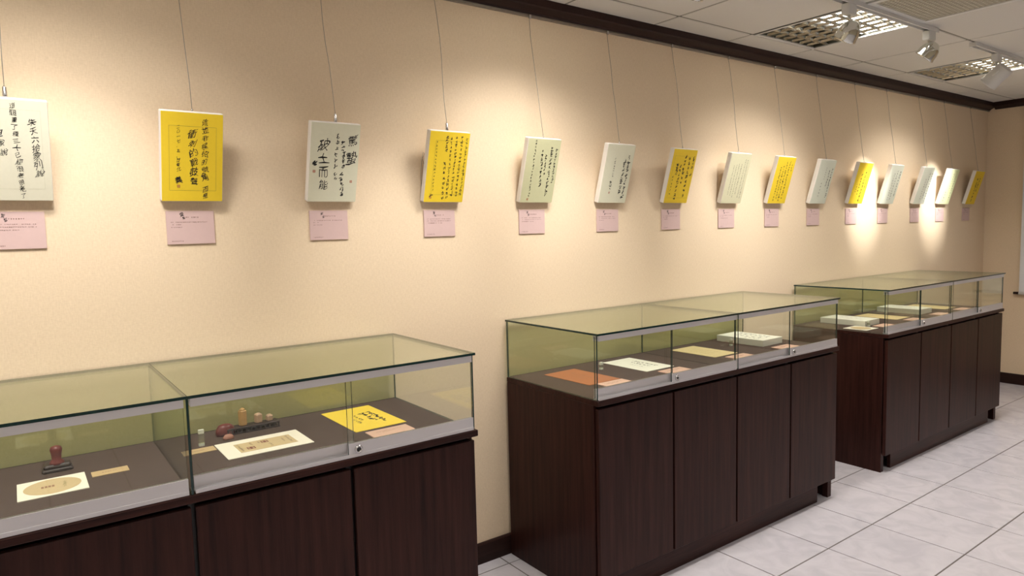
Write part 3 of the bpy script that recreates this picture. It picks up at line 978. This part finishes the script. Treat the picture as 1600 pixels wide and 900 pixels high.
stone_seal('stone_seal', 'medium tan stone seal right of the tall amber one', 0.650, 2.394, .021, .021, .030, M['soapstone'], top=.003)
stone_seal('stone_seal', 'shortest tan stone seal at the right end of the stand', 0.688, 2.396, .019, .019, .019, M['soapstone'], top=.003)
def lump(name, label, x, y, rx, ry, h, mat, seed, z=ZD):
    rr = random.Random(seed)
    t = MB(); n, mrow = 12, 6
    for i in range(mrow + 1):
        ph = i / mrow * math.pi / 2 * 1.0
        for k in range(n):
            a = 2 * math.pi * k / n
            q = 1 + rr.uniform(-.10, .10)
            t.v.append((rx * math.cos(a) * math.cos(ph) ** .6 * q, ry * math.sin(a) * math.cos(ph) ** .6 * q, h * math.sin(ph)))
    for i in range(mrow):
        for k in range(n):
            a = i * n + k; b = i * n + (k + 1) % n
            t.f.append((a, b, b + n, a + n)); t.m.append(0)
    t.f.append(tuple(n - 1 - k for k in range(n))); t.m.append(0)
    return tag(t.build(name, mat, None, True, (x, y, z)), label, 'carved stone')
lump('carved_stone', 'dark red carved stone left of the tall amber seal', 0.540, 2.392, .032, .022, .038, M['redstone'], 3)
lump('carved_stone', 'small peach carved stone in front of the dark red one', 0.536, 2.336, .018, .012, .016, M['peach'], 5)
def acrylic_block(x, y, label, h=.052):
    t = thing('acrylic_block', label, 'acrylic block', (x, y, ZD), 'small clear upright blocks in the cases')
    MB().box(-.008, .008, -.006, .006, .0, .008).build('base', M['acryltop'], t)
    MB().box(-.008, .008, -.006, .006, .0082, h - .012).build('clear_body', M['acrylic'], t)
    MB().box(-.008, .008, -.006, .006, h - .0118, h).build('frosted_top', M['acryltop'], t)
acrylic_block(0.450, 2.318, 'small clear upright block behind the tan slip in the nearest case')

# middle case
sheet('russet_sheet', 'russet brown sheet at the left end of the middle case', 'sheet', 2.020, 2.252, 0.188, 0.295, M['orange'], .03, .0018, rows=[(.6, .2, .8, 8, .02, .8), (.4, .3, .7, 5, .02, .8)], ink='inkbrown')
pinkcard(2.040, 2.058, 'salmon caption card in front of the russet sheet')
sheet('pale_sheet', 'pale green white sheet with writing in the middle case', 'sheet', 2.402, 2.272, 0.190, 0.288, M['paper'], .01, .0018, rows=[(.72, .25, .8, 6, .026, 1.3), (.55, .3, .75, 5, .024, 1.3), (.36, .4, .7, 6, .011, 1.1)])
pinkcard(2.420, 2.056, 'salmon caption card in front of the pale sheet in the middle case')
sheet('tan_sheet', 'mustard tan sheet in the middle of the middle case', 'sheet', 2.898, 2.272, 0.188, 0.285, M['mustard'], .01, .0018, rows=[(.7, .2, .8, 9, .014, .9), (.5, .25, .75, 8, .014, .9), (.3, .3, .8, 8, .012, .9)], ink='inkbrown')
pinkcard(2.920, 2.060, 'salmon caption card in front of the mustard tan sheet')
sheet('white_panel', 'thick white written panel lying at the right end of the middle case', 'calligraphy panel', 3.325, 2.292, 0.190, 0.292, M['paper'], .02, .034, rows=[(.8, .15, .85, 7, .026, 1.2), (.62, .2, .85, 6, .026, 1.2), (.42, .2, .8, 5, .028, 1.3), (.22, .5, .85, 4, .018, 1.2)])
pinkcard(3.310, 2.058, 'salmon caption card in front of the thick white panel in the middle case')
acrylic_block(2.196, 2.310, 'small clear upright block between russet and pale sheets', .034)
acrylic_block(3.150, 2.285, 'small clear upright block left of the thick panel in the middle case', .040)
# far case
t = sheet('oval_card', 'cream card with an oval print at the near corner of the farthest case', 'card', 4.215, 2.112, 0.150, 0.145, M['whitecard'], 0, .0022)
ov = MB()
ov.poly([(0.058 * math.cos(2 * math.pi * k / 40), 0.058 * math.sin(2 * math.pi * k / 40), .0026) for k in range(40)])
ov.build('oval_print', M['tanprint'], t)
sheet('white_panel', 'thick white panel lying at the near end of the farthest case', 'calligraphy panel', 4.392, 2.275, 0.190, 0.292, M['paper'], .02, .034, rows=[(.75, .2, .8, 6, .018, .9), (.5, .2, .8, 6, .018, .9)], ink='inkbrown')
pinkcard(4.420, 2.066, 'salmon caption card in front of the nearer thick panel in the farthest case')
sheet('tan_sheet', 'flat tan sheet between the two thick panels of the farthest case', 'sheet', 4.830, 2.275, 0.190, 0.285, M['mustard'], .0, .0018, rows=[(.7, .2, .8, 8, .014, .9), (.4, .25, .75, 7, .014, .9)], ink='inkbrown')
pinkcard(4.820, 2.060, 'salmon caption card in front of the flat tan sheet of the farthest case')
sheet('white_panel', 'thick pale panel in the right part of the farthest case', 'calligraphy panel', 5.190, 2.290, 0.190, 0.292, M['paper'], .0, .034, rows=[(.75, .2, .8, 6, .018, .9), (.5, .2, .8, 6, .018, .9)], ink='inkbrown')
pinkcard(5.210, 2.062, 'salmon caption card in front of the farther thick panel')
sheet('yellow_sheet', 'mustard yellow sheet at the right end of the farthest case', 'sheet', 5.600, 2.290, 0.190, 0.290, M['mustard'], .0, .0018)
pinkcard(5.600, 2.062, 'salmon caption card at the right end of the farthest case')
acrylic_block(4.330, 2.120, 'small clear upright block by the oval card in the farthest case', .036)

# ------------------------------------------------------------------ hanging scroll on the end wall
t = thing('hanging_scroll', 'white hanging scroll with a dark roller end on the end wall', 'scroll', (X1 - 0.03, 2.205, 0.83))
MB().box(0.0, 0.003, -0.90, 0.0, 0.0, 1.60).build('scroll_sheet', M['scroll'], t)
MB().tube([(0.001, -0.90, -0.004), (0.001, 0.0, -0.004)], 0.014, 14).build('roller', M['scroll'], t, True)
for y in (0.0, -0.94):
    MB().tube([(0.001, y, -0.004), (0.001, y + .040, -0.004)], 0.011, 12).build('roller_end', M['trim'], t, True)
MB().box(-0.004, 0.008, -0.91, 0.01, 1.60, 1.622).build('top_bar', M['metalwhite'], t)
